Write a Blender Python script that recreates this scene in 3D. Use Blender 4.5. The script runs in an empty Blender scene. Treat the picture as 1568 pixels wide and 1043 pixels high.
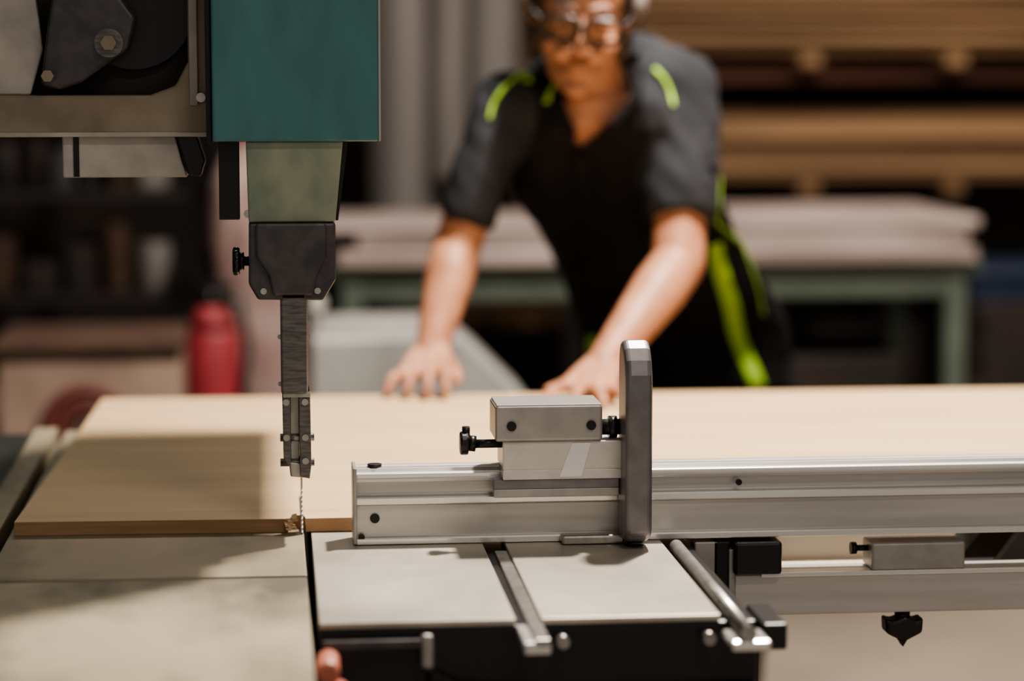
import bpy, bmesh, math, random
from mathutils import Vector, Matrix, noise
from mathutils.bvhtree import BVHTree
V=Vector
scene=bpy.context.scene
COL=scene.collection
# ------------------------------------------------------------------ materials
def mat(name,c,rough=.5,metal=0.,c2=None,scale=(8,8,8),detail=4,bump=0.,contrast=(.35,.65),emit=None,rough2=None,spec=.5):
    m=bpy.data.materials.new(name); m.use_nodes=True
    nt=m.node_tree; b=nt.nodes['Principled BSDF']
    b.inputs['Base Color'].default_value=(*c,1); b.inputs['Roughness'].default_value=rough
    b.inputs['Metallic'].default_value=metal
    b.inputs['Specular IOR Level'].default_value=spec
    tc=nt.nodes.new('ShaderNodeTexCoord'); mp=nt.nodes.new('ShaderNodeMapping')
    mp.inputs['Scale'].default_value=scale
    nt.links.new(tc.outputs['Object'],mp.inputs['Vector'])
    n=nt.nodes.new('ShaderNodeTexNoise'); n.inputs['Scale'].default_value=1; n.inputs['Detail'].default_value=detail
    nt.links.new(mp.outputs[0],n.inputs['Vector'])
    r=nt.nodes.new('ShaderNodeValToRGB')
    if c2 is None: c2=tuple(x*.8 for x in c)
    r.color_ramp.elements[0].position=contrast[0]; r.color_ramp.elements[0].color=(*c2,1)
    r.color_ramp.elements[1].position=contrast[1]; r.color_ramp.elements[1].color=(*c,1)
    nt.links.new(n.outputs['Fac'],r.inputs[0]); nt.links.new(r.outputs[0],b.inputs['Base Color'])
    if rough2 is not None:
        mr=nt.nodes.new('ShaderNodeMapRange'); mr.inputs['From Min'].default_value=.3; mr.inputs['From Max'].default_value=.7
        mr.inputs['To Min'].default_value=rough2; mr.inputs['To Max'].default_value=rough
        nt.links.new(n.outputs['Fac'],mr.inputs['Value']); nt.links.new(mr.outputs[0],b.inputs['Roughness'])
    if bump:
        bp=nt.nodes.new('ShaderNodeBump'); bp.inputs['Strength'].default_value=bump; bp.inputs['Distance'].default_value=.002
        nt.links.new(n.outputs['Fac'],bp.inputs['Height']); nt.links.new(bp.outputs[0],b.inputs['Normal'])
    return m
M={}
M['teal']=mat('teal_paint',(.078,.215,.225),.42,0,(.060,.175,.185),(25,25,8),bump=.1)
M['teal_dk']=mat('teal_dark',(.03,.12,.12),.5)
M['sage']=mat('sage_worn_paint',(.42,.41,.29),.35,.1,(.15,.21,.17),(14,14,9),contrast=(.3,.7))
M['graphite']=mat('graphite_casting',(.105,.094,.098),.34,.4,(.065,.06,.062),(40,40,40),bump=.15)
M['barmetal']=mat('guide_bar_metal',(.20,.185,.18),.36,.5,(.11,.102,.10),(50,50,300),bump=.15)
M['steel']=mat('steel',(.50,.47,.44),.3,.8,(.36,.335,.315),(60,60,30))
M['blade']=mat('blade_steel',(.85,.83,.79),.3,.6)
M['black']=mat('black_plastic',(.012,.011,.012),.35)
M['blackm']=mat('black_metal',(.018,.017,.018),.4,.3)
M['alu']=mat('anodised_aluminium',(.60,.575,.55),.36,.5,(.50,.48,.455),(3,60,60))
M['alu_lt']=mat('bright_aluminium',(.90,.88,.85),.2,.6,(.80,.78,.755),(3,60,60))
M['alu_blk']=mat('grey_casting',(.42,.395,.375),.38,.35,(.34,.32,.305),(30,30,30))
M['alu_pale']=mat('pale_casting',(.66,.62,.585),.36,.25,(.58,.545,.515),(30,30,30))
M['arm']=mat('grey_arm_casting',(.22,.205,.21),.36,.4,(.175,.163,.168),(40,40,40))
M['housing']=mat('housing_worn',(.34,.275,.21),.42,.25,(.19,.15,.11),(12,12,12),contrast=(.3,.7))
M['housing_lt']=mat('housing_light',(.55,.50,.455),.45,.15,(.35,.315,.285),(14,14,14))
M['castiron']=mat('cast_iron_table',(.38,.32,.23),.42,.35,(.12,.108,.077),(5,2.2,5),6,bump=.05,contrast=(.37,.63),rough2=.6)
M['castiron_n']=mat('cast_iron_dusty',(.46,.395,.285),.5,.25,(.12,.105,.077),(5.5,2.6,5),6,bump=.05,contrast=(.38,.62),rough2=.6)
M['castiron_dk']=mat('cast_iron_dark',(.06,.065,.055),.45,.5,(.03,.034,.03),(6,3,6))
M['slidetop']=mat('sliding_table_plate',(.62,.56,.475),.4,.3,(.37,.335,.285),(7,5,5),5,contrast=(.3,.7))
M['wood']=mat('birch_veneer',(.68,.485,.29),.55,0,(.57,.395,.225),(1.6,22,10),5,bump=.03,contrast=(.3,.7))
M['woodedge']=mat('board_edge',(.42,.26,.145),.7,0,(.32,.19,.10),(6,6,120))
M['lumber']=mat('lumber',(.25,.145,.072),.7,0,(.12,.064,.03),(1.2,9,28),4,contrast=(.35,.65))
M['lumber_lt']=mat('lumber_light',(.34,.21,.112),.7,0,(.20,.112,.053),(1.2,9,28),4)
M['lumber_dk']=mat('lumber_reddish',(.10,.028,.012),.6,0,(.04,.012,.007),(1.2,9,28),4)
M['whiteboard']=mat('white_panel',(.44,.36,.335),.5,0,(.24,.18,.165),(2,6,20))
M['bench']=mat('bench_green',(.11,.135,.108),.5)
M['floor']=mat('concrete_floor',(.32,.265,.215),.6,0,(.23,.19,.155),(1.2,1.2,1.2),6)
M['wall']=mat('wall_paint',(.045,.033,.026),.8,0,(.025,.018,.014),(1.5,1.5,1.5),4)
M['ceil']=mat('ceiling_paint',(.22,.20,.18),.9)
M['duct']=mat('galvanised_duct',(.20,.18,.168),.5,.1,(.12,.105,.098),(5,5,.8),3,contrast=(.4,.6))
M['ductlt']=mat('grey_flexible_hose',(.24,.215,.205),.5,.1,(.15,.135,.128),(7,7,.6),3)
M['darkshelf']=mat('dark_steel_rack',(.016,.011,.010),.6)
M['darkbox']=mat('dark_box',(.028,.018,.015),.6,0,(.010,.007,.007),(6,6,6))
M['brownbox']=mat('cardboard',(.085,.045,.028),.8,0,(.045,.022,.014),(6,6,6))
M['beige']=mat('beige_panel',(.36,.26,.205),.6,0,(.25,.175,.135),(5,5,5))
M['cream']=mat('cream_laminate',(.62,.54,.44),.5,0,(.55,.48,.39),(5,5,5))
M['pinkwhite']=mat('pink_white_sack',(.42,.31,.285),.7,0,(.24,.13,.12),(7,7,4))
M['red']=mat('red_paint',(.32,.04,.05),.5)
M['dullred']=mat('dull_red_hose',(.16,.045,.038),.6)
M['greysheet']=mat('pale_grey_metal',(.46,.445,.415),.45,.15,(.32,.31,.29),(5,5,5))
M['blue']=mat('blue_plastic',(.010,.022,.055),.5)
M['skin']=mat('skin',(.52,.255,.155),.5,0,(.40,.175,.10),(22,22,22),4,bump=.1)
M['hair']=mat('hair',(.05,.03,.02),.55,0,(.025,.015,.010),(90,90,12),bump=.5)
M['shirt_g']=mat('shirt_slate',(.036,.037,.043),.85,0,(.022,.023,.027),(10,10,10),bump=.2,spec=.2)
M['shirt_b']=mat('shirt_black',(.012,.011,.012),.85,0,(.008,.008,.009),(10,10,10),bump=.2,spec=.2)
M['lime']=mat('lime_trim',(.40,.66,.06),.6)
M['pants']=mat('work_trousers',(.014,.014,.015),.85,spec=.2)
M['shoe']=mat('boot_leather',(.03,.022,.018),.5)
M['lens']=mat('spectacle_frame',(.012,.010,.010),.25)
M['eye']=mat('eye_white',(.45,.38,.34),.3)
M['iris']=mat('iris',(.03,.022,.015),.2)
M['lip']=mat('lips',(.34,.12,.08),.5)
M['muff']=mat('ear_muff_shell',(.12,.09,.075),.6)
M['knobpink']=mat('red_knob',(.58,.22,.165),.4,0,(.45,.14,.10),(20,20,20))
M['gl']=mat('white_enamel',(.55,.53,.48),.4)
# ------------------------------------------------------------------ helpers
def group(name):
    e=bpy.data.objects.new(name,None); COL.objects.link(e); e.empty_display_size=.1
    return e
def link(name,me,m,parent,smooth=False):
    o=bpy.data.objects.new(name,me); COL.objects.link(o)
    if m is not None:
        for k in (m if isinstance(m,(list,tuple)) else [m]): me.materials.append(k)
    if smooth:
        for p in me.polygons: p.use_smooth=True
    if parent: o.parent=parent
    return o
def bev(o,w,seg=2):
    if w>0:
        b=o.modifiers.new('bevel','BEVEL'); b.width=w; b.segments=seg; b.limit_method='ANGLE'
    return o
def box(name,x0,x1,y0,y1,z0,z1,m,parent,b=.001,seg=2):
    bm=bmesh.new(); bmesh.ops.create_cube(bm,size=1)
    for v in bm.verts:
        v.co=V(((x0+x1)/2+v.co.x*(x1-x0),(y0+y1)/2+v.co.y*(y1-y0),(z0+z1)/2+v.co.z*(z1-z0)))
    me=bpy.data.meshes.new(name); bm.to_mesh(me); bm.free()
    return bev(link(name,me,m,parent),b,seg)
def frame_from(d):
    d=d.normalized(); a=V((0,0,1)) if abs(d.z)<.9 else V((1,0,0))
    s=d.cross(a).normalized(); u=s.cross(d).normalized(); return s,u,d
def cyl(name,p0,p1,r,m,parent,r2=None,n=32,b=.0,smooth=True):
    p0=V(p0);p1=V(p1); r2=r if r2 is None else r2
    s,u,d=frame_from(p1-p0); bm=bmesh.new(); A=[];B=[]
    for i in range(n):
        a=2*math.pi*i/n; k=s*math.cos(a)+u*math.sin(a)
        A.append(bm.verts.new(p0+k*r)); B.append(bm.verts.new(p1+k*r2))
    for i in range(n):
        f=bm.faces.new((A[i],A[(i+1)%n],B[(i+1)%n],B[i])); f.smooth=smooth
    bm.faces.new(list(reversed(A))); bm.faces.new(B)
    bmesh.ops.recalc_face_normals(bm,faces=bm.faces)
    me=bpy.data.meshes.new(name); bm.to_mesh(me); bm.free()
    return bev(link(name,me,m,parent),b)
def prism(name,poly,axis,a,c,m,parent,b=.001,seg=2,smooth=False):
    def P(p,t):
        return {'x':V((t,p[0],p[1])),'y':V((p[0],t,p[1])),'z':V((p[0],p[1],t))}[axis]
    bm=bmesh.new(); A=[bm.verts.new(P(p,a)) for p in poly]; B=[bm.verts.new(P(p,c)) for p in poly]; n=len(poly)
    for i in range(n): bm.faces.new((A[i],A[(i+1)%n],B[(i+1)%n],B[i]))
    bm.faces.new(A); bm.faces.new(B); bmesh.ops.recalc_face_normals(bm,faces=bm.faces)
    me=bpy.data.meshes.new(name); bm.to_mesh(me); bm.free()
    return bev(link(name,me,m,parent),b,seg)
def tube(name,pts,r,m,parent,cyclic=False):
    cu=bpy.data.curves.new(name,'CURVE'); cu.dimensions='3D'; cu.bevel_depth=r; cu.bevel_resolution=4
    s=cu.splines.new('POLY'); s.points.add(len(pts)-1); s.use_cyclic_u=cyclic
    for i,p in enumerate(pts): s.points[i].co=(*p,1)
    cu.use_fill_caps=True
    o=bpy.data.objects.new(name,cu); COL.objects.link(o); cu.materials.append(m); o.parent=parent; return o
def screw(name,x,y,z,r,m,parent,axis='y'):
    d={'y':V((0,-1,0)),'z':V((0,0,1)),'x':V((-1,0,0))}[axis]; p=V((x,y,z))
    return cyl(name,p,p+d*.003,r,m,parent,n=20)
# ------------------------------------------------------------------ woodworker
W=group('woodworker')
def ball(bm,c,r,rot=None,seg=20):
    mm=Matrix.Translation(V(c))
    if rot is not None: mm=mm@rot
    rr=r if isinstance(r,(tuple,list)) else (r,r,r)
    mm=mm@Matrix.Diagonal((*rr,1))
    bmesh.ops.create_uvsphere(bm,u_segments=seg,v_segments=seg//2+2,radius=1,matrix=mm)
def cone(bm,p,q,r,r2,n=20):
    s,u,d=frame_from(q-p); A=[];B=[]
    for i in range(n):
        a=2*math.pi*i/n; k=s*math.cos(a)+u*math.sin(a)
        A.append(bm.verts.new(p+k*r)); B.append(bm.verts.new(q+k*r2))
    for i in range(n): bm.faces.new((A[i],A[(i+1)%n],B[(i+1)%n],B[i]))
    bm.faces.new(list(reversed(A))); bm.faces.new(B)
def limb(bm,pts):
    pts=[(V(p),r) for p,r in pts]
    for p,r in pts: ball(bm,p,r)
    for (p,r),(q,r2) in zip(pts,pts[1:]): cone(bm,p,q,r,r2)
def rings(bm,rs,n=36):
    R=[]
    for (x,y,z,hw,hd,t) in rs:
        ring=[]
        for i in range(n):
            a=2*math.pi*i/n; c,s=math.cos(a),math.sin(a)
            px=hw*math.copysign(abs(c)**.85,c); py=hd*math.copysign(abs(s)**.85,s)
            ring.append(bm.verts.new((x+px,y+py*math.cos(t),z+py*math.sin(t))))
        R.append(ring)
    for a,b in zip(R,R[1:]):
        for i in range(n): bm.faces.new((a[i],a[(i+1)%n],b[(i+1)%n],b[i]))
    bm.faces.new(list(reversed(R[0]))); bm.faces.new(R[-1])
def remesh(bm,name,voxel,smooth=6,fac=.5):
    bmesh.ops.recalc_face_normals(bm,faces=bm.faces)
    me=bpy.data.meshes.new(name+'_src'); bm.to_mesh(me); bm.free()
    o=bpy.data.objects.new(name+'_src',me); COL.objects.link(o)
    r=o.modifiers.new('r','REMESH'); r.mode='VOXEL'; r.voxel_size=voxel; r.adaptivity=0
    if smooth:
        s=o.modifiers.new('s','SMOOTH'); s.iterations=smooth; s.factor=fac
    dg=bpy.context.evaluated_depsgraph_get()
    m2=bpy.data.meshes.new_from_object(o.evaluated_get(dg)); m2.name=name
    bpy.data.objects.remove(o,do_unlink=True)
    return m2
shR=V((.430,4.41,1.372)); elR=V((.336,4.40,1.112)); wrR=V((.283,4.29,.938))
shL=V((.765,4.45,1.400)); elL=V((.738,4.34,1.088)); wrL=V((.578,4.17,.925))
HT=Matrix.Translation((.558,4.325,1.548))@Matrix.Rotation(math.radians(5),4,'Y')@Matrix.Rotation(math.radians(-6),4,'Z')@Matrix.Rotation(math.radians(20),4,'X')@Matrix.Scale(1.07,4)
HR=HT.to_3x3().to_4x4()
def h(x,y,z): return HT@V((x,y,z))
bm=bmesh.new()
limb(bm,[(shR,.040),(shR.lerp(elR,.5),.041),(shR.lerp(elR,.8),.044),(elR,.045),(elR.lerp(wrR,.25),.047),(elR.lerp(wrR,.6),.038),(wrR,.029)])
limb(bm,[(shL,.045),(shL.lerp(elL,.5),.048),(elL,.048),(elL.lerp(wrL,.25),.050),(elL.lerp(wrL,.6),.041),(wrL,.031)])
rings(bm,[(.60,4.42,1.395,.055,.05,-.3),(.605,4.43,1.365,.12,.072,-.3),(.61,4.46,1.31,.148,.100,-.3),(.645,4.52,1.20,.150,.10,-.4),(.70,4.60,1.10,.145,.09,-.4)])
limb(bm,[((.605,4.44,1.36),.062),((.595,4.415,1.42),.054),((.575,4.385,1.50),.052)])
ball(bm,h(0,.015,.03),(.074,.098,.092),HR,28)
ball(bm,h(0,-.020,-.025),(.064,.064,.088),HR,28)
ball(bm,h(0,-.054,-.090),(.036,.034,.030),HR)
ball(bm,h(0,-.086,-.112),(.020,.014,.014),HR)
for s in (-1,1):
    ball(bm,h(.040*s,-.058,-.042),(.024,.022,.022),HR)
    ball(bm,h(.028*s,-.082,-.052),(.015,.012,.015),HR)
    limb(bm,[(h(.053*s,-.012,-.060),.013),(h(.037*s,-.050,-.096),.013),(h(.012*s,-.080,-.112),.013)])
    ball(bm,h(.028*s,-.078,.024),(.026,.013,.009),HR)
    ball(bm,h(.079*s,.012,-.008),(.009,.019,.031),HR)
    ball(bm,h(.012*s,-.099,-.043),(.0085,.010,.008),HR)
limb(bm,[(h(0,-.082,.008),.009),(h(0,-.098,-.022),.0105),(h(0,-.108,-.038),.0125)])
ball(bm,h(0,-.086,-.070),(.022,.012,.006),HR); ball(bm,h(0,-.084,-.085),(.020,.012,.007),HR)
def hand(wr,kn_c,across,fingers,thumb):
    ks=[kn_c+across*t for t in (-.5,-.17,.17,.5)]
    for k in ks:
        b0=wr+(k-kn_c)*.45
        limb(bm,[(b0,.019),(b0.lerp(k,.55),.0165),(k,.0125)])
    for k,f in zip(ks,fingers):
        pts=[(k,.0112)]; p=k
        for j,seg in enumerate(f):
            p=p+V(seg); pts.append((p,(.0098,.0088,.0078)[j]))
        limb(bm,pts)
    p=wr+(ks[0]-kn_c)*.35; pts=[(p,.017)]
    for j,seg in enumerate(thumb):
        p=p+V(seg); pts.append((p,(.0145,.0112,.0092)[j]))
    limb(bm,pts)
hand(wrR,V((.264,4.222,.908)),V((-.072,.018,-.006)),
 [[(.000,-.036,.000),(.000,-.016,-.018),(.000,-.006,-.014)],
  [(-.006,-.040,.002),(-.002,-.018,-.020),(-.001,-.006,-.014)],
  [(-.012,-.036,.002),(-.005,-.016,-.018),(-.002,-.006,-.013)],
  [(-.018,-.026,-.002),(-.008,-.012,-.014),(-.003,-.006,-.010)]],
 [(.018,-.020,-.022),(.010,-.026,-.014),(.000,-.022,-.008)])
hand(wrL,V((.538,4.085,.897)),V((.072,-.020,-.004)),
 [[(-.022,-.036,.000),(-.012,-.022,-.008),(-.008,-.016,-.008)],
  [(-.010,-.044,.000),(-.006,-.026,-.008),(-.004,-.018,-.008)],
  [(.002,-.042,.000),(.002,-.025,-.008),(.001,-.017,-.007)],
  [(.014,-.032,.000),(.008,-.018,-.007),(.004,-.014,-.006)]],
 [(-.030,-.018,-.018),(-.034,-.020,-.014),(-.026,-.014,-.006)])
me=remesh(bm,'skin_body',.0034,6,.5)
body=link('skin_body',me,M['skin'],W,True)
bvh_body=BVHTree.FromPolygons([v.co for v in me.vertices],[p.vertices for p in me.polygons])
def nearest(bvh,p,off):
    l,nn,i,d=bvh.find_nearest(V(p)); return l+nn*off,nn
def onface(x,z,off=0):
    o=h(x,-.25,z); d=(h(x,0,z)-o).normalized()
    l,nn,i,dd=bvh_body.ray_cast(o,d); return l+nn*off
for s in (-1,1):
    e=onface(.031*s,.000)-(h(0,-.1,0)-h(0,0,0)).normalized()*.0075
    bm=bmesh.new(); ball(bm,e,.0125)
    me=bpy.data.meshes.new('eye'); bm.to_mesh(me); bm.free(); link('eye',me,M['eye'],W,True)
    f=(h(0,-.1,-.04)-h(0,0,0)).normalized()
    bm=bmesh.new(); ball(bm,e+f*.0085,.0058)
    me=bpy.data.meshes.new('iris'); bm.to_mesh(me); bm.free(); link('iris',me,M['iris'],W,True)
    bm=bmesh.new(); ball(bm,e+(h(0,0,.0055)-h(0,0,0)),(.0155,.0150,.0105),HR)
    me=bpy.data.meshes.new('upper_eyelid'); bm.to_mesh(me); bm.free(); link('upper_eyelid',me,M['skin'],W,True)
    tube('eyebrow',[onface((.014+.009*k)*s,.026+.0025*(k if k<2 else 4-k),.001) for k in range(5)],.0035,M['hair'],W)
tube('mouth',[onface(x,-.078+abs(x)**2*12,-.0008) for x in [-.026,-.02,-.012,-.005,0,.005,.012,.02,.026]],.0030,M['lip'],W)
for s in (-1,1):
    c=(.036*s,-.110,-.002); pts=[]
    for i in range(32):
        a=2*math.pi*i/32; ca,sa=math.cos(a),math.sin(a)
        pts.append(h(c[0]+.031*math.copysign(abs(ca)**.6,ca),c[1]+abs(c[0]+.031*ca)*.15,c[2]+.019*math.copysign(abs(sa)**.6,sa)))
    tube('spectacle_rim',pts,.0046,M['lens'],W,True)
    tube('spectacle_temple',[h(.067*s,-.100,.008),h(.079*s,-.06,.008),h(.085*s,.0,.004)],.0042,M['lens'],W)
tube('spectacle_bridge',[h(-.007,-.110,.004),h(0,-.112,.007),h(.007,-.110,.004)],.0042,M['lens'],W)
bm=bmesh.new()
ball(bm,h(0,.028,.045),(.084,.098,.090),HR,28)
ball(bm,h(0,.050,-.01),(.080,.075,.090),HR,28)
ball(bm,h(0,-.040,.095),(.060,.040,.030),HR)
for s in (-1,1):
    ball(bm,h(.070*s,.01,.035),(.018,.045,.05),HR); ball(bm,h(.072*s,.038,-.055),(.018,.030,.060),HR)
me=remesh(bm,'hair',.005,4)
for v in me.vertices:
    v.co+=v.normal*(.004*noise.noise(V((v.co.x*70,v.co.y*70,v.co.z*20))))
link('hair',me,M['hair'],W,True)
for s in (-1,1):
    cyl('ear_muff_cup',h(.080*s,.015,.005),h(.108*s,.015,.005),.034,M['muff'],W,r2=.027,b=.006)
    cyl('ear_muff_cushion',h(.074*s,.015,.005),h(.086*s,.015,.005),.036,M['black'],W,b=.004)
tube('ear_muff_band',[h(.104*math.cos(a),.015,.02+.120*math.sin(a)) for a in [math.pi*i/16 for i in range(17)]],.005,M['black'],W)
# shirt
bm=bmesh.new()
rings(bm,[(.600,4.42,1.408,.070,.066,-.3),(.602,4.43,1.392,.112,.082,-.3),(.603,4.44,1.355,.160,.102,-.3),(.612,4.46,1.30,.178,.120,-.3),(.655,4.52,1.20,.184,.130,-.4),(.715,4.60,1.10,.186,.126,-.4),(.785,4.69,.99,.204,.130,-.3),(.828,4.76,.89,.214,.136,-.2),(.840,4.79,.79,.216,.142,-.1)],44)
heR=shR.lerp(elR,.80); heL=shL.lerp(elL,.74)
limb(bm,[(V((.55,4.43,1.385)),.052),(V((.49,4.42,1.384)),.058),(shR,.060)])
limb(bm,[(V((.64,4.44,1.405)),.056),(V((.70,4.45,1.412)),.066),(shL,.066)])
ball(bm,(.675,4.53,1.425),(.105,.08,.085)); ball(bm,(.57,4.53,1.395),(.11,.08,.085)); ball(bm,(.73,4.50,1.41),(.08,.07,.075))
cone(bm,shR,heR,.060,.054,28); cone(bm,shL,heL,.066,.065,28)
me=remesh(bm,'polo_shirt',.007,8,.5)
for v in me.vertices:
    c=v.co
    f=noise.noise(V((c.x*9+c.z*5,c.y*9,c.z*5-c.x*6)))*.012+noise.noise(V((c.x*26+c.z*16,c.y*16,c.z*9-c.x*12)))*.007
    v.co+=v.normal*f
bm=bmesh.new(); bm.from_mesh(me)
dele=[]
for f in bm.faces:
    c=f.calc_center_median()
    if c.y<4.45 and c.z>1.295 and abs(c.x-(.562+.30*(c.z-1.295)))<min(.062,(c.z-1.290)*.70) and c.z<1.47: dele.append(f)
bmesh.ops.delete(bm,geom=dele,context='FACES')
def dist_seg(p,a,b):
    t=max(0,min(1,(p-a).dot(b-a)/(b-a).length_squared)); return (p-(a+(b-a)*t)).length
for f in bm.faces:
    c=f.calc_center_median(); g=0
    if dist_seg(c,shL,heL)<.082 or (c.x>.665+.3*(1.40-c.z) and c.z>1.19): g=1
    if dist_seg(c,shR,heR)<.066: g=1
    if c.z>1.37 and c.y>4.40: g=1
    f.material_index=0 if g else 1; f.smooth=True
bm.to_mesh(me); bm.free()
shirt=link('polo_shirt',me,[M['shirt_g'],M['shirt_b']],W)
sm=shirt.modifiers.new('sol','SOLIDIFY'); sm.thickness=.003; sm.offset=-1
bvh=BVHTree.FromPolygons([v.co for v in me.vertices],[p.vertices for p in me.polygons])
def catm(pts,n=8):
    P=[V(p) for p in pts]; P=[P[0]*2-P[1]]+P+[P[-1]*2-P[-2]]; o=[]
    for i in range(1,len(P)-2):
        for k in range(n):
            t=k/n; a,b,c,d=P[i-1:i+3]
            o.append(.5*((2*b)+(c-a)*t+(2*a-5*b+4*c-d)*t*t+(3*b-a-3*c+d)*t**3))
    o.append(P[-2]); return o
def onshirt(x,z,yg=4.35):
    l,nn,i,d=bvh.ray_cast(V((x,3.9,z)),V((0,1,0)))
    if l is None: l,nn,i,d=bvh.find_nearest(V((x,yg,z)))
    return l,nn
def trim(name,pts,w,m,off=.004,w2=None,thick=.002):
    """fabric trim laid on the shirt: pts (x,z) on the chest side"""
    w2=w if w2 is None else w2
    P=catm([(x,0,z) for x,z in pts]); N=len(P); bm=bmesh.new(); prev=None
    for i,p in enumerate(P):
        t=(P[min(N-1,i+1)]-P[max(0,i-1)]).normalized(); s=V((-t.z,0,t.x)); ww=w+(w2-w)*i/(N-1); row=[]
        for k in (-.5,-.25,0,.25,.5):
            q=p+s*ww*k; l,nn=onshirt(q.x,q.z); row.append(bm.verts.new(l+nn*off))
        if prev:
            for k in range(4): bm.faces.new((prev[k],prev[k+1],row[k+1],row[k]))
        prev=row
    me=bpy.data.meshes.new(name); bm.to_mesh(me); bm.free()
    o=link(name,me,m,W,True); q=o.modifiers.new('s','SOLIDIFY'); q.thickness=thick; q.offset=0
    return o
trim('shoulder_piping_right',[(.470,1.436),(.444,1.424),(.420,1.404),(.402,1.375),(.394,1.350)],.005,M['lime'])
trim('shoulder_piping_left',[(.700,1.440),(.716,1.424),(.727,1.400),(.731,1.372)],.007,M['lime'])
trim('side_piping_left',[(.850,1.25),(.872,1.18),(.90,1.10),(.935,1.02),(.955,.96)],.0025,M['lime'])
trim('side_panel_left',[(.838,1.110),(.850,1.07),(.875,1.005),(.913,.90),(.955,.81)],.028,M['lime'],w2=.034)
trim('side_panel_right',[(.628,.92),(.632,.87),(.640,.81)],.014,M['lime'])
def ribbon(name,pts,w,m,off=.004,w2=None,thick=.002):
    w2=w if w2 is None else w2
    Q=[nearest(bvh,p,0) for p in catm(pts)]; bm=bmesh.new(); prev=None; N=len(Q)
    for i,(p,nn) in enumerate(Q):
        t=(Q[min(N-1,i+1)][0]-Q[max(0,i-1)][0])
        if t.length<1e-6: continue
        s=t.normalized().cross(nn).normalized(); ww=w+(w2-w)*i/(N-1); row=[]
        for k in (-.5,-.25,0,.25,.5): row.append(bm.verts.new(p+s*ww*k+nn*off))
        if prev:
            for k in range(4): bm.faces.new((prev[k],prev[k+1],row[k+1],row[k]))
        prev=row
    me=bpy.data.meshes.new(name); bm.to_mesh(me); bm.free()
    o=link(name,me,m,W,True); q=o.modifiers.new('s','SOLIDIFY'); q.thickness=thick; q.offset=0
ribbon('collar_right',[(.515,4.42,1.430),(.512,4.36,1.400),(.528,4.33,1.355),(.555,4.31,1.300)],.026,M['shirt_b'],.008,.010,.004)
ribbon('collar_left',[(.665,4.42,1.43),(.662,4.37,1.41),(.640,4.34,1.365),(.578,4.31,1.300)],.028,M['shirt_b'],.008,.010,.004)
trim('collar_lime_mark',[(.518,1.412),(.508,1.396),(.502,1.378)],.014,M['lime'],.015,.010)
trim('placket',[(.562,1.29),(.572,1.24),(.590,1.17)],.028,M['shirt_b'],.005)
# trousers
bm=bmesh.new()
rings(bm,[(.80,4.74,.93,.17,.115,0),(.83,4.78,.87,.19,.125,0),(.84,4.80,.78,.19,.125,0)])
limb(bm,[((.75,4.80,.80),.095),((.74,4.78,.62),.085),((.73,4.77,.48),.066),((.72,4.83,.30),.062),((.71,4.90,.12),.055)])
limb(bm,[((.93,4.82,.80),.098),((.95,4.84,.62),.086),((.97,4.85,.48),.067),((.98,4.94,.30),.062),((.99,5.03,.12),.055)])
me=remesh(bm,'trousers',.012,6)
for v in me.vertices: v.co+=v.normal*noise.noise(v.co*12)*.006
link('trousers',me,M['pants'],W,True)
for (x,y) in ((.71,4.88),(.99,5.01)):
    bm=bmesh.new(); ball(bm,(x,y+.02,.06),(.045,.055,.06)); ball(bm,(x,y-.08,.04),(.048,.11,.04)); limb(bm,[((x,y+.02,.06),.045),((x,y+.02,.14),.048)])
    me=remesh(bm,'work_boot',.007,4)
    for v in me.vertices: v.co.z=max(v.co.z,.001)
    link('work_boot',me,M['shoe'],W,True)
Sk=group('hanging_dust_bag')
bm=bmesh.new(); limb(bm,[((-.02,6.3,.60),.10),((-.04,6.3,.9),.115),((-.06,6.3,1.12),.09),((-.06,6.3,1.25),.03)])
me=remesh(bm,'bag',.012,4)
for v in me.vertices: v.co+=v.normal*noise.noise(V((v.co.x*18,v.co.y*18,v.co.z*6)))*.02
link('bag',me,M['pinkwhite'],Sk,True)
cyl('bag_collar',(-.06,6.3,1.24),(-.06,6.3,1.30),.04,M['red'],Sk); cyl('bag_pipe',(-.06,6.3,1.30),(-.06,6.3,3.9),.035,M['darkshelf'],Sk)
# ------------------------------------------------------------------ room
box('floor',-5,6.5,-1.5,9.2,-.1,0,M['floor'],None,0)
box('wall_back',-5,6.5,9.2,9.3,0,3.9,M['wall'],None,0)
box('wall_left',-5.1,-5,-1.5,9.3,0,3.9,M['wall'],None,0)
box('wall_right',6.5,6.6,-1.5,9.3,0,3.9,M['wall'],None,0)
box('ceiling',-5.1,6.6,-1.5,9.3,3.9,4.0,M['ceil'],None,0)
# ------------------------------------------------------------------ bandsaw
G=group('bandsaw')
TX=.038
prism('table_near_section',[(-.9,1.7),(TX,1.7),(TX,2.826),(-.9,2.83)],'z',.81,.8480,M['castiron_n'],G,.002)
prism('table_mid_section',[(-.340,2.832),(TX,2.828),(TX,3.99),(-.340,3.99)],'z',.81,.85,M['castiron'],G,.002)
box('table_slot',-.356,-.340,2.832,3.99,.79,.80,M['black'],G,0)
box('table_rail',-.392,-.356,2.832,4.03,.81,.85,M['castiron'],G,.002)
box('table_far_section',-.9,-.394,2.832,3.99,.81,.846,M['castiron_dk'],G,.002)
box('cabinet',-.85,-.0,2.0,3.8,.0,.79,M['teal_dk'],G,.01)
box('column',-1.25,-.9,2.7,3.7,0,2.3,M['teal'],G,.03)
box('upper_wheel_housing',-1.25,.12,3.18,3.32,1.42,2.3,M['teal'],G,.03)
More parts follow.
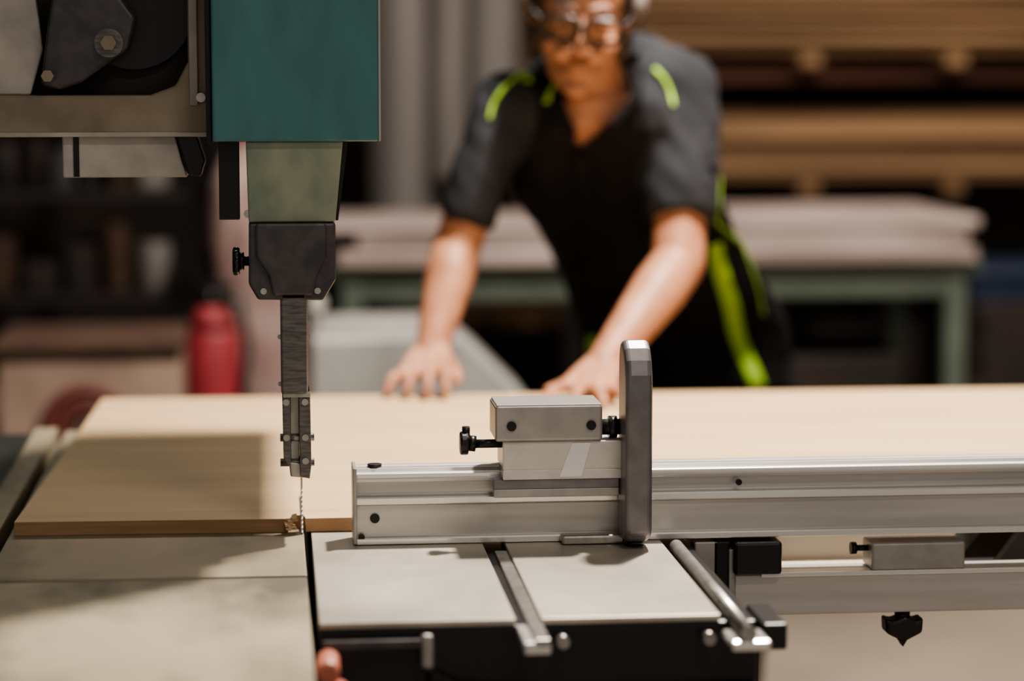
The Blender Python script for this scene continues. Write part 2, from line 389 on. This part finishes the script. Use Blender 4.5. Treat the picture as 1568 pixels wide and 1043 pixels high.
prism('shadow_blocker',[(.075,3.19),(.285,3.19),(.285,3.82),(.22,3.78),(.15,3.58),(.09,3.36)],'z',1.575,2.0,M['teal'],G,.015)  # added above the view, outline shaped to cast the slanted shadow on the panel
box('teal_post_cover',-.0705,.1335,3.0,3.17,1.357,2.3,M['teal'],G,.003)
box('post_cover_edge',.1337,.1365,3.003,3.17,1.357,2.3,M['greysheet'],G,.0008)
box('post_dark_seam',-.078,-.0712,3.01,3.17,1.354,2.3,M['blackm'],G,.001)
def loft4(name,lo,hi,m,b=.002):
    bm=bmesh.new(); (x0,x1,y0,y1,z)=lo; A=[bm.verts.new(p) for p in ((x0,y0,z),(x1,y0,z),(x1,y1,z),(x0,y1,z))]
    (x0,x1,y0,y1,z)=hi; B=[bm.verts.new(p) for p in ((x0,y0,z),(x1,y0,z),(x1,y1,z),(x0,y1,z))]
    for i in range(4): bm.faces.new((A[i],A[(i+1)%4],B[(i+1)%4],B[i]))
    bm.faces.new(A); bm.faces.new(B); bmesh.ops.recalc_face_normals(bm,faces=bm.faces)
    me=bpy.data.meshes.new(name); bm.to_mesh(me); bm.free(); return bev(link(name,me,m,G),b)
loft4('guide_taper',(-.0275,.0800,3.015,3.13,1.2565),(-.030,.0900,3.012,3.14,1.357),M['sage'])
loft4('guide_taper_side',(.0802,.0835,3.02,3.13,1.258),(.0902,.0965,3.02,3.14,1.357),M['blackm'],.0005)
screw('taper_screw',-.0285,3.02,1.267,.005,M['steel'],G)
box('side_strip',-.064,-.0385,3.03,3.06,1.259,1.357,M['blackm'],G,.001)
prism('guide_block',[(-.0275,1.2555),(-.0285,1.18),(-.017,1.160),(.064,1.1585),(.0800,1.185),(.0800,1.2555)],'y',3.012,3.11,M['graphite'],G,.003)
prism('guide_block_face',[(-.019,1.2558),(-.019,1.214),(-.004,1.192),(.0015,1.166),(.051,1.166),(.057,1.192),(.068,1.214),(.068,1.2558)],'y',3.004,3.02,M['graphite'],G,.003)
cyl('block_cap',(-.024,3.06,1.256),(.076,3.06,1.256),.004,M['steel'],G)
screw('block_bolt_a',.057,3.012,1.171,.004,M['steel'],G); screw('block_bolt_b',-.010,3.012,1.171,.004,M['steel'],G)
cyl('knob_neck',(-.034,3.045,1.206),(-.028,3.045,1.206),.006,M['black'],G)
cyl('knob_neck2',(-.040,3.045,1.206),(-.034,3.045,1.206),.011,M['black'],G)
bm=bmesh.new(); kn=[]
for j,(x,r) in enumerate(((-.0485,.013),(-.047,.0165),(-.042,.0170),(-.0395,.015))):
    ring=[]
    for i in range(48):
        a=2*math.pi*i/48; rr=r*(1+.07*math.cos(8*a)); ring.append(bm.verts.new((x,3.045+rr*math.cos(a),1.206+rr*math.sin(a))))
    kn.append(ring)
for j in range(3):
    for i in range(48): bm.faces.new((kn[j][i],kn[j][(i+1)%48],kn[j+1][(i+1)%48],kn[j+1][i]))
bm.faces.new(kn[0]); bm.faces.new(kn[-1]); bmesh.ops.recalc_face_normals(bm,faces=bm.faces)
me=bpy.data.meshes.new('adjust_knob'); bm.to_mesh(me); bm.free(); link('adjust_knob',me,M['black'],G,True)
box('guide_bar',.0105,.0432,3.012,3.075,1.041,1.180,M['barmetal'],G,.003)
box('guide_bar_edge',.0415,.0442,3.02,3.07,1.041,1.165,M['alu_blk'],G,.0006)
for z in (1.11,1.05): screw('bar_pin',.0452,3.045,z,.003,M['steel'],G); screw('bar_pin_l',.0095,3.045,z,.003,M['steel'],G)
prism('guide_jaw_left',[(.0115,1.043),(.0125,.958),(.0175,.948),(.0215,.948),(.0215,1.043)],'y',3.02,3.09,M['barmetal'],G,.001)
prism('guide_jaw_right',[(.0325,1.043),(.0330,.935),(.045,.932),(.0475,.95),(.0465,1.043)],'y',3.02,3.09,M['barmetal'],G,.001)
box('guide_core',.0216,.0324,3.04,3.10,.945,1.043,M['alu_pale'],G,.001)
prism('guide_tip',[(.019,.952),(.021,.933),(.043,.931),(.045,.95)],'y',3.03,3.088,M['steel'],G,.002)
box('guide_cap',.012,.047,3.018,3.092,1.036,1.043,M['steel'],G,.001)
for z,x in ((1.03,.0165),(.985,.0165),(1.03,.040),(.985,.040),(.955,.040)): screw('jaw_screw',x,3.02,z,.0042,M['steel'],G)
for z in (.982,.95): cyl('jaw_pin',(.0085,3.04,z),(.0515,3.04,z),.005,M['steel'],G)
zz=.70; pts=[]
while zz<1.5:
    pts.append((3.078,zz)); pts.append((3.0735,zz+.003)); zz+=.006
prism('blade',pts+[(3.098,zz),(3.098,.70)],'x',.0342,.0366,M['blade'],G,0)
H=[(-.9,1.362),(-.073,1.362),(-.073,2.0),(-.102,2.0),(-.102,1.455),(-.118,1.425),(-.150,1.413),(-.9,1.413)]
prism('housing_frame',H,'y',3.09,3.12,M['housing'],G,.003)
box('housing_flange',-.100,-.0895,3.083,3.09,1.40,2.0,M['housing_lt'],G,.001)
box('housing_back_plate',-.9,-.073,3.135,3.15,1.37,2.0,M['darkbox'],G,.001)
prism('housing_inner_sheet',[(-.9,1.413),(-.30,1.413),(-.283,1.47),(-.30,1.60),(-.9,1.60)],'y',3.112,3.13,M['housing_lt'],G,.002)
lev=[(-.285,1.425),(-.262,1.419),(-.235,1.428),(-.175,1.47),(-.165,1.51),(-.19,1.545),(-.22,1.56),(-.265,1.56),(-.275,1.50)]
prism('tension_lever',lev,'y',3.085,3.125,M['graphite'],G,.006,3)
cyl('lever_bolt',(-.199,3.07,1.478),(-.199,3.10,1.478),.010,M['housing'],G,n=6,smooth=False)
cyl('lever_washer',(-.199,3.078,1.478),(-.199,3.10,1.478),.018,M['barmetal'],G)
cyl('lever_screw',(-.275,3.07,1.437),(-.275,3.10,1.437),.008,M['housing'],G,n=6,smooth=False)
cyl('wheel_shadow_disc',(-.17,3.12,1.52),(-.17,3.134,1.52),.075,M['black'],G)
screw('frame_screw',-.086,3.083,1.41,.006,M['steel'],G)
prism('lamp_box',[(-.261,1.362),(-.261,1.309),(-.105,1.309),(-.112,1.33),(-.120,1.362)],'y',3.10,3.17,M['housing_lt'],G,.002)
box('lamp_box_seam',-.247,-.240,3.098,3.103,1.310,1.362,M['blackm'],G,0)
prism('lamp_box_end',[(-.119,1.362),(-.104,1.312),(-.088,1.310),(-.082,1.33),(-.092,1.362)],'y',3.10,3.16,M['black'],G,.002)
box('lower_lip',-.9,-.073,3.088,3.16,1.3605,1.3665,M['housing_lt'],G,.001)
# ------------------------------------------------------------------ sliding table
S=group('sliding_table')
prism('plate_left',[(.047,2.58),(.262,2.58),(.262,4.0),(.047,4.0)],'z',.842,.8495,M['slidetop'],S,.0015)
prism('plate_right',[(.290,2.58),(.489,2.58),(.489,4.0),(.290,4.0)],'z',.842,.8495,M['slidetop'],S,.0015)
box('slot_channel',.262,.290,2.58,4.0,.826,.834,M['blackm'],S,0)
box('slot_bar',.274,.291,2.50,2.97,.836,.8455,M['steel'],S,.002)
box('slot_bar_end',.262,.292,2.50,2.578,.828,.842,M['alu_lt'],S,.003)
box('carriage_body',.047,.531,2.583,4.0,.60,.841,M['black'],S,.004)
cyl('edge_rod',(.505,2.50,.846),(.505,2.97,.846),.0088,M['steel'],S)
box('edge_rod_bracket',.486,.530,2.50,2.56,.826,.838,M['alu_lt'],S,.004)
box('plate_edge_channel',.490,.531,2.6,4.0,.832,.838,M['blackm'],S,.001)
cyl('front_bolt',(.312,2.560,.826),(.312,2.584,.826),.007,M['steel'],S)
cyl('front_bolt_right',(.474,2.560,.826),(.474,2.584,.826),.007,M['steel'],S)
box('side_block',.533,.560,2.56,2.66,.812,.842,M['black'],S,.003)
prism('front_track_profile',[(.05,.822),(.155,.822),(.158,.80),(.165,.795),(.172,.80),(.172,.825),(.160,.832),(.05,.832)],'y',2.566,2.582,M['graphite'],S,.002)
prism('front_profile_lower',[(.165,.80),(.20,.78),(.30,.772),(.53,.772),(.53,.60),(.165,.60)],'y',2.572,2.5835,M['blackm'],S,.003)
box('front_bright_lug',.157,.170,2.562,2.572,.80,.838,M['alu_blk'],S,.004)
box('support_leg',.15,.43,2.9,3.8,0,.60,M['teal_dk'],S,.01)
cyl('clamp_handle_knob',(.054,2.50,.812),(.056,2.545,.820),.0135,M['knobpink'],S,r2=.012,b=.005)
cyl('clamp_handle_stem',(.056,2.53,.806),(.056,2.584,.806),.006,M['steel'],S)
cyl('clamp_handle_tip',(.066,2.49,.786),(.066,2.53,.790),.012,M['knobpink'],S,b=.005)
# ------------------------------------------------------------------ crosscut fence
F=group('crosscut_fence')
prof=[(3.0,.85),(3.0,.8585),(3.004,.8595),(3.004,.899),(3.0,.900),(2.998,.905),(3.0,.9105),(3.012,.9115),(3.012,.928),(3.001,.929),(3.0,.933),(3.002,.940),(3.007,.9415),(3.012,.938),(3.016,.945),(3.05,.945),(3.05,.85)]
prism('extrusion',prof,'x',.103,2.3,M['alu'],F,.0008)
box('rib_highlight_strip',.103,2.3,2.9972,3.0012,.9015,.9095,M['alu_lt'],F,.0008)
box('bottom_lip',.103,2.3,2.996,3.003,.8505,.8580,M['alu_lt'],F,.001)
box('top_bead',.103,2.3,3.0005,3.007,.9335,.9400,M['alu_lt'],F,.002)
box('end_cap',.0985,.1035,2.996,3.054,.8505,.948,M['alu_blk'],F,.0015)
screw('end_screw',.126,3.004,.883,.006,M['blackm'],F); screw('end_screw_low',.109,3.0,.860,.004,M['blackm'],F)
cyl('top_button',(.127,3.025,.945),(.127,3.025,.949),.009,M['blackm'],F)
screw('top_pin',.59,3.0,.922,.004,M['blackm'],F)
box('scale_strip',.103,2.3,3.022,3.036,.9448,.9456,M['gl'],F,0)
# ------------------------------------------------------------------ flip stop
K=group('flip_stop')
box('upper_block',.275,.4095,2.962,3.045,.984,1.0295,M['alu_blk'],K,.004,3)
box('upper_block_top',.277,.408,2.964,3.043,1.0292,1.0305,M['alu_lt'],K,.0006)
box('lower_block',.285,.436,2.968,3.045,.947,.9835,M['alu_pale'],K,.002)
box('lower_block_skirt',.285,.436,2.968,2.9955,.935,.9475,M['alu_pale'],K,.001)
prism('lower_block_reflection',[(.3718,.981),(.3961,.981),(.384,.938),(.3555,.938)],'y',2.9668,2.969,M['alu_lt'],K,.0005)  # diagonal reflection on the block, put in as a brighter strip
box('base_plate',.274,.432,2.972,2.995,.9225,.9345,M['arm'],K,.001)
box('base_hook',.274,.432,2.972,2.994,.912,.9225,M['alu_blk'],K,.001)
screw('block_screw_a',.295,2.962,1.004,.006,M['blackm'],K); screw('block_screw_b',.395,2.962,1.004,.006,M['blackm'],K)
cyl('clamp_bolt',(.250,2.985,.979),(.285,2.985,.979),.0055,M['blackm'],K)
cyl('clamp_knob',(.232,2.985,.980),(.243,2.985,.980),.0155,M['black'],K,b=.003,n=10,smooth=False)
cyl('clamp_knob_collar',(.243,2.985,.980),(.252,2.985,.979),.010,M['black'],K)
cyl('clamp_knob_ear',(.240,2.985,.990),(.240,2.985,1.001),.005,M['black'],K)
cyl('pivot',(.409,2.985,.998),(.436,2.985,.998),.010,M['blackm'],K)
cyl('pivot_collar',(.420,2.985,.998),(.430,2.985,.998),.014,M['black'],K)
cyl('pivot_nut',(.465,2.975,.994),(.472,2.975,.994),.010,M['blackm'],K,n=6,smooth=False)
arm=[(2.925,.872),(2.925,1.050),(2.927,1.070),(2.934,1.088),(2.946,1.102),(2.960,1.110),(2.974,1.110),(2.986,1.103),(2.992,1.090),(2.994,1.075),(2.994,.872),(2.985,.860),(2.968,.856),(2.948,.858),(2.933,.864)]
prism('stop_arm',arm,'x',.4335,.4675,M['arm'],K,.008,4)
cyl('stop_foot',(.450,2.965,.8505),(.450,2.965,.857),.012,M['black'],K)
box('foot_clip',.36,.44,2.972,2.995,.8505,.862,M['steel'],K,.003)
# ------------------------------------------------------------------ outrigger beam
B=group('outrigger_beam')
box('beam',.585,2.3,3.0,3.055,.747,.802,M['alu'],B,.003)
box('beam_top_strip',.62,2.3,2.998,3.02,.7975,.8035,M['alu_lt'],B,.001)
box('end_block',.583,.645,2.985,3.06,.8035,.846,M['black'],B,.004)
box('end_plate',.578,.5855,2.996,3.058,.74,.835,M['alu_blk'],B,.001)
box('mount_bracket',.534,.565,3.0,3.03,.79,.845,M['alu_blk'],B,.002)
box('mount_post',.558,.580,3.0,3.05,.73,.845,M['blackm'],B,.002)
box('clamp_block',.765,.888,2.998,3.05,.8035,.839,M['alu_blk'],B,.003)
cyl('clamp_pin',(.748,3.02,.829),(.766,3.02,.829),.004,M['black'],B)
cyl('clamp_pin_head',(.742,3.02,.829),(.749,3.02,.829),.008,M['black'],B)
cyl('wing_stem',(.812,3.02,.748),(.812,3.02,.722),.010,M['black'],B)
prism('wing_knob',[(.787,.738),(.797,.734),(.812,.740),(.827,.734),(.837,.738),(.836,.718),(.824,.712),(.812,.706),(.800,.712),(.788,.718)],'y',3.005,3.035,M['black'],B,.004)
prism('wing_tip',[(.806,.708),(.818,.708),(.812,.698)],'y',3.012,3.028,M['black'],B,.001)
box('cross_rail',.60,2.3,3.6,3.66,.757,.802,M['alu'],B,.003)
prism('bridge_plate',[(.65,3.054),(.895,3.054),(.895,3.16),(.65,3.16)],'z',.796,.802,M['cream'],B,.001)
box('bridge_upstand',.65,.90,3.085,3.089,.80,.846,M['cream'],B,.001)
prism('diagonal_brace',[(.895,3.06),(.945,3.06),(1.20,3.60),(1.15,3.60)],'z',.79,.802,M['blackm'],B,.001)
prism('diagonal_brace_far',[(.99,3.06),(1.15,3.06),(1.50,3.60),(1.40,3.60)],'z',.79,.802,M['black'],B,.001)
box('beam_leg',2.2,2.26,3.0,3.055,0,.747,M['alu'],B,.003)
box('beam_leg_far',2.2,2.26,3.6,3.655,0,.757,M['alu'],B,.003)
# ------------------------------------------------------------------ wooden panel
Pn=group('wood_panel')
out=[(-.332,3.100),(.017,3.090),(.019,3.098),(.0225,3.104),(.0225,3.112),(.0335,3.114),(.0335,3.25),(.0375,3.25),(.0375,3.112),(.0395,3.100),(.0405,3.090),(.095,3.090),(2.1,3.090),(2.1,4.205),(-.296,4.235)]
bm=bmesh.new(); A=[bm.verts.new((x,y,.8505)) for x,y in out]; Bv=[bm.verts.new((x,y,.868)) for x,y in out]; n=len(out)
for i in range(n):
    f=bm.faces.new((A[i],A[(i+1)%n],Bv[(i+1)%n],Bv[i])); f.material_index=1
bm.faces.new(A); bm.faces.new(Bv); bmesh.ops.recalc_face_normals(bm,faces=bm.faces)
me=bpy.data.meshes.new('panel'); bm.to_mesh(me); bm.free(); link('panel',me,[M['wood'],M['woodedge']],Pn)
random.seed(4)
for i in range(12):
    x=.012+random.random()*.012; z=.852+random.random()*.022
    box('splinter',x,x+.003+random.random()*.005,3.083+random.random()*.006,3.093,z,z+.003,M['wood'],Pn,0)
# ------------------------------------------------------------------ workbench
Bn=group('workbench')
box('bench_top',.15,1.88,6.25,7.0,.895,.925,M['bench'],Bn,.004)
box('bench_apron',.20,1.84,6.28,6.32,.83,.895,M['bench'],Bn,.003)
for x in (.18,1.79):
    for y in (6.27,6.9): box('bench_leg',x,x+.055,y,y+.055,0,.895,M['bench'],Bn,.003)
box('bench_shelf',.20,1.84,6.35,6.9,.30,.33,M['bench'],Bn,.003)
Pa=group('stack_of_white_panels')
box('panel_a',.17,1.86,6.22,6.9,.926,.965,M['whiteboard'],Pa,.006)
box('panel_b',.22,1.84,6.24,6.92,.966,1.010,M['whiteboard'],Pa,.006)
box('panel_c',.12,.72,6.23,6.85,1.011,1.03,M['whiteboard'],Pa,.006)
box('panel_d',1.15,1.87,6.23,6.9,1.011,1.045,M['whiteboard'],Pa,.01)
Rl=group('paper_rolls')
for x,z,r in ((.62,.397,.065),(.76,.392,.06),(.50,.382,.05)):
    cyl('roll',(x,6.45,z),(x,6.85,z),r,M['lumber_lt'],Rl); cyl('roll_core',(x,6.44,z),(x,6.455,z),r*.4,M['darkbox'],Rl)
Wb=group('wooden_spool_crate')
box('crate',.42,.86,7.05,7.18,0,.66,M['darkbox'],Wb,.004)
for x,z,r in ((.55,.73,.065),(.70,.725,.06),(.81,.715,.05)): cyl('spool',(x,7.06,z),(x,7.17,z),r,M['lumber_lt'],Wb)
Ub=group('storage_crates')
box('crate_a',1.0,1.35,6.4,6.85,.331,.72,M['darkbox'],Ub,.01); box('crate_b',1.38,1.72,6.4,6.85,.331,.66,M['darkbox'],Ub,.01); box('crate_lid',1.0,1.35,6.38,6.87,.72,.75,M['brownbox'],Ub,.005)
# ------------------------------------------------------------------ lumber rack
R=group('lumber_rack')
def stack(x0,x1,y0,y1,z0,z1,mats,hh=.032):
    z=z0; i=0
    while z<z1-.005:
        t=hh*(.8+random.random()*.5); t=min(t,z1-z); w=random.random()*.05
        box('board',x0+random.random()*.15,x1-random.random()*.15,y0+w,y1,z,z+t-.003,mats[i%len(mats)],R,.003); z+=t; i+=1
L=[M['lumber'],M['lumber_lt'],M['lumber']]
stack(1.0,4.2,7.25,8.0,1.09,1.30,L)
stack(.95,4.2,7.25,8.0,1.475,1.85,L,.03)
stack(1.0,4.2,7.35,8.0,1.385,1.455,[M['lumber_dk']],.035)
stack(1.0,4.2,7.25,8.0,1.95,2.3,L)
for x in (1.6,2.05,3.2):
    box('rack_arm',x,x+.06,7.22,8.05,1.045,1.085,M['lumber'],R,.004); box('rack_arm_mid',x,x+.06,7.22,8.05,1.435,1.472,M['lumber_lt'],R,.004)
    box('rack_arm_top',x,x+.06,7.22,8.05,1.90,1.945,M['lumber'],R,.004)
    box('rack_upright',x,x+.06,8.05,8.12,0,2.6,M['darkshelf'],R,.004)
box('rack_back_sheet',.95,4.4,8.13,8.16,.0,2.6,M['darkbox'],R,.0)
Bc=group('blue_crate'); box('body',1.93,2.35,6.6,7.0,.78,.85,M['blue'],Bc,.01); box('rim',1.91,2.37,6.58,7.02,.85,.87,M['blue'],Bc,.008)
box('stand',1.93,2.35,6.6,7.0,0,.78,M['darkbox'],Bc,.01)
# ------------------------------------------------------------------ ducts
D=group('dust_extraction_ducts')
def corr(name,x,y,z0,z1,r,m):
    bm=bmesh.new(); prev=None; n=28; z=z0; k=0
    while z<=z1:
        rr=r*(1+.035*(k%2)); ring=[bm.verts.new((x+rr*math.cos(2*math.pi*i/n),y+rr*math.sin(2*math.pi*i/n),z)) for i in range(n)]
        if prev:
            for i in range(n): bm.faces.new((prev[i],prev[(i+1)%n],ring[(i+1)%n],ring[i]))
        prev=ring; z+=.03; k+=1
    me=bpy.data.meshes.new(name); bm.to_mesh(me); bm.free(); link(name,me,m,D,True)
corr('flexible_duct',.40,7.42,.95,3.88,.10,M['ductlt']); corr('flexible_duct_b',.68,7.42,1.1,3.88,.08,M['ductlt'])
corr('flexible_duct_c',.54,7.36,1.1,3.88,.06,M['duct'])
cyl('hood_cone',(.55,7.65,.95),(.55,7.70,1.25),.12,M['duct'],D,r2=.25)
cyl('main_duct',(.55,7.75,1.2),(.55,7.75,3.9),.25,M['duct'],D)
box('hood_base',.36,.74,7.35,7.85,0,.95,M['darkbox'],D,.01)
Br=group('wooden_post'); box('post',.84,.93,8.2,8.3,0,3.9,M['lumber'],Br,.004); box('post_base',.80,.96,8.17,8.33,0,.1,M['lumber'],Br,.004)
# ------------------------------------------------------------------ left background
Fx=group('fire_extinguisher')
cyl('cylinder',(-.15,6.0,.42),(-.15,6.0,.80),.072,M['red'],Fx,b=.02); cyl('shoulder',(-.15,6.0,.80),(-.15,6.0,.85),.070,M['red'],Fx,r2=.025)
cyl('valve',(-.15,6.0,.85),(-.15,6.0,.89),.018,M['black'],Fx); box('handle',-.17,-.09,5.99,6.01,.89,.905,M['black'],Fx,.003)
cyl('label_band',(-.15,6.0,.52),(-.15,6.0,.62),.0735,M['pinkwhite'],Fx)
tube('hose',[(-.13,6.0,.88),(-.07,5.98,.86),(-.06,5.97,.74),(-.08,5.96,.60)],.009,M['black'],Fx)
box('stand',-.22,-.07,5.93,6.07,0,.42,M['darkbox'],Fx,.01)
Hr=group('hose_reel_cabinet')
box('cabinet_body',-.62,-.21,5.5,5.9,0,.80,M['beige'],Hr,.01); box('cabinet_top',-.63,-.20,5.48,5.92,.80,.82,M['brownbox'],Hr,.004)
for r in (.045,.07,.095): tube('hose_coil',[(-.42+r*math.cos(a),5.485,.62+r*math.sin(a)) for a in [2*math.pi*i/40 for i in range(40)]],.013,M['dullred'],Hr,True)
cyl('reel_hub',(-.42,5.47,.62),(-.42,5.50,.62),.025,M['steel'],Hr)
Sh=group('tool_shelving')
for x in (-2.3,-1.2,-.18):
    for y in (6.6,7.1): box('upright',x,x+.04,y,y+.04,0,2.2,M['darkshelf'],Sh,.002)
random.seed(11)
for z in (.45,.8,1.08,1.36,1.75):
    box('shelf',-2.3,-.14,6.6,7.14,z,z+.025,M['darkshelf'],Sh,.002)
    x=-2.2
    while x<-.30:
        w=.03+random.random()*.07; hh=.08+random.random()*.15
        mm=random.choice([M['darkbox'],M['darkbox'],M['brownbox'],M['blackm'],M['graphite'],M['brownbox'],M['brownbox'],M['duct'],M['darkbox']])
        if random.random()<.5: box('tool_box',x,x+w,6.65,7.0,z+.026,z+.026+hh,mm,Sh,.008)
        else: cyl('paint_can',(x+w/2,6.72,z+.026),(x+w/2,6.72,z+.026+hh),min(w/2,.06),mm,Sh,b=.004)
        x+=w+.02
Ws=group('jointer_machine')
prism('sloped_hood',[(.085,0),(.085,.858),(.40,.862),(.47,.80),(.57,.70),(.60,.60),(.60,0)],'y',5.2,5.7,M['greysheet'],Ws,.008)
box('bed',.05,.62,5.18,5.72,.50,.53,M['graphite'],Ws,.004)
cyl('gauge',(.10,5.3,.925),(.10,5.33,.925),.019,M['gl'],Ws); cyl('gauge_post',(.10,5.32,.86),(.10,5.32,.91),.006,M['steel'],Ws)
# ------------------------------------------------------------------ lights
def lamp(name,x,y,z,sx,sy,power,col=(1,.915,.81)):
    g=group(name)
    box('lamp_body',x-sx/2-.03,x+sx/2+.03,y-sy/2-.03,y+sy/2+.03,z+.02,z+.07,M['gl'],g,.004)
    cyl('hanger',(x,y,z+.07),(x,y,3.9),.008,M['black'],g,n=10)
    l=bpy.data.lights.new(name+'_light','AREA'); l.shape='RECTANGLE'; l.size=sx; l.size_y=sy; l.energy=power; l.color=col
    o=bpy.data.objects.new(name+'_light',l); COL.objects.link(o); o.location=(x,y,z); o.parent=g
lamp('ceiling_lamp',.95,3.75,3.3,.12,.20,195)
lamp('ceiling_lamp.001',2.5,5.2,3.2,.3,1.2,32)
lamp('ceiling_lamp.002',.9,.9,3.3,.9,.25,26)
lamp('ceiling_lamp.003',2.4,6.4,3.2,1.3,.3,30)
lamp('ceiling_lamp.004',-.1,6.1,3.2,1.2,.3,20)
w=bpy.data.worlds.new('World'); scene.world=w; w.use_nodes=True
w.node_tree.nodes['Background'].inputs[0].default_value=(1,.93,.85,1); w.node_tree.nodes['Background'].inputs[1].default_value=.40
try: scene.view_settings.look='AgX - Medium High Contrast'
except Exception: pass
# ------------------------------------------------------------------ camera
cam=bpy.data.cameras.new('camera'); co=bpy.data.objects.new('camera',cam); COL.objects.link(co)
co.location=(0,0,1.458); co.rotation_euler=(math.radians(90-6.64),0,math.radians(-5.70))
cam.lens=85; cam.sensor_width=36; cam.clip_start=.05
cam.dof.use_dof=True; cam.dof.focus_distance=3.04; cam.dof.aperture_fstop=1.6
scene.camera=co
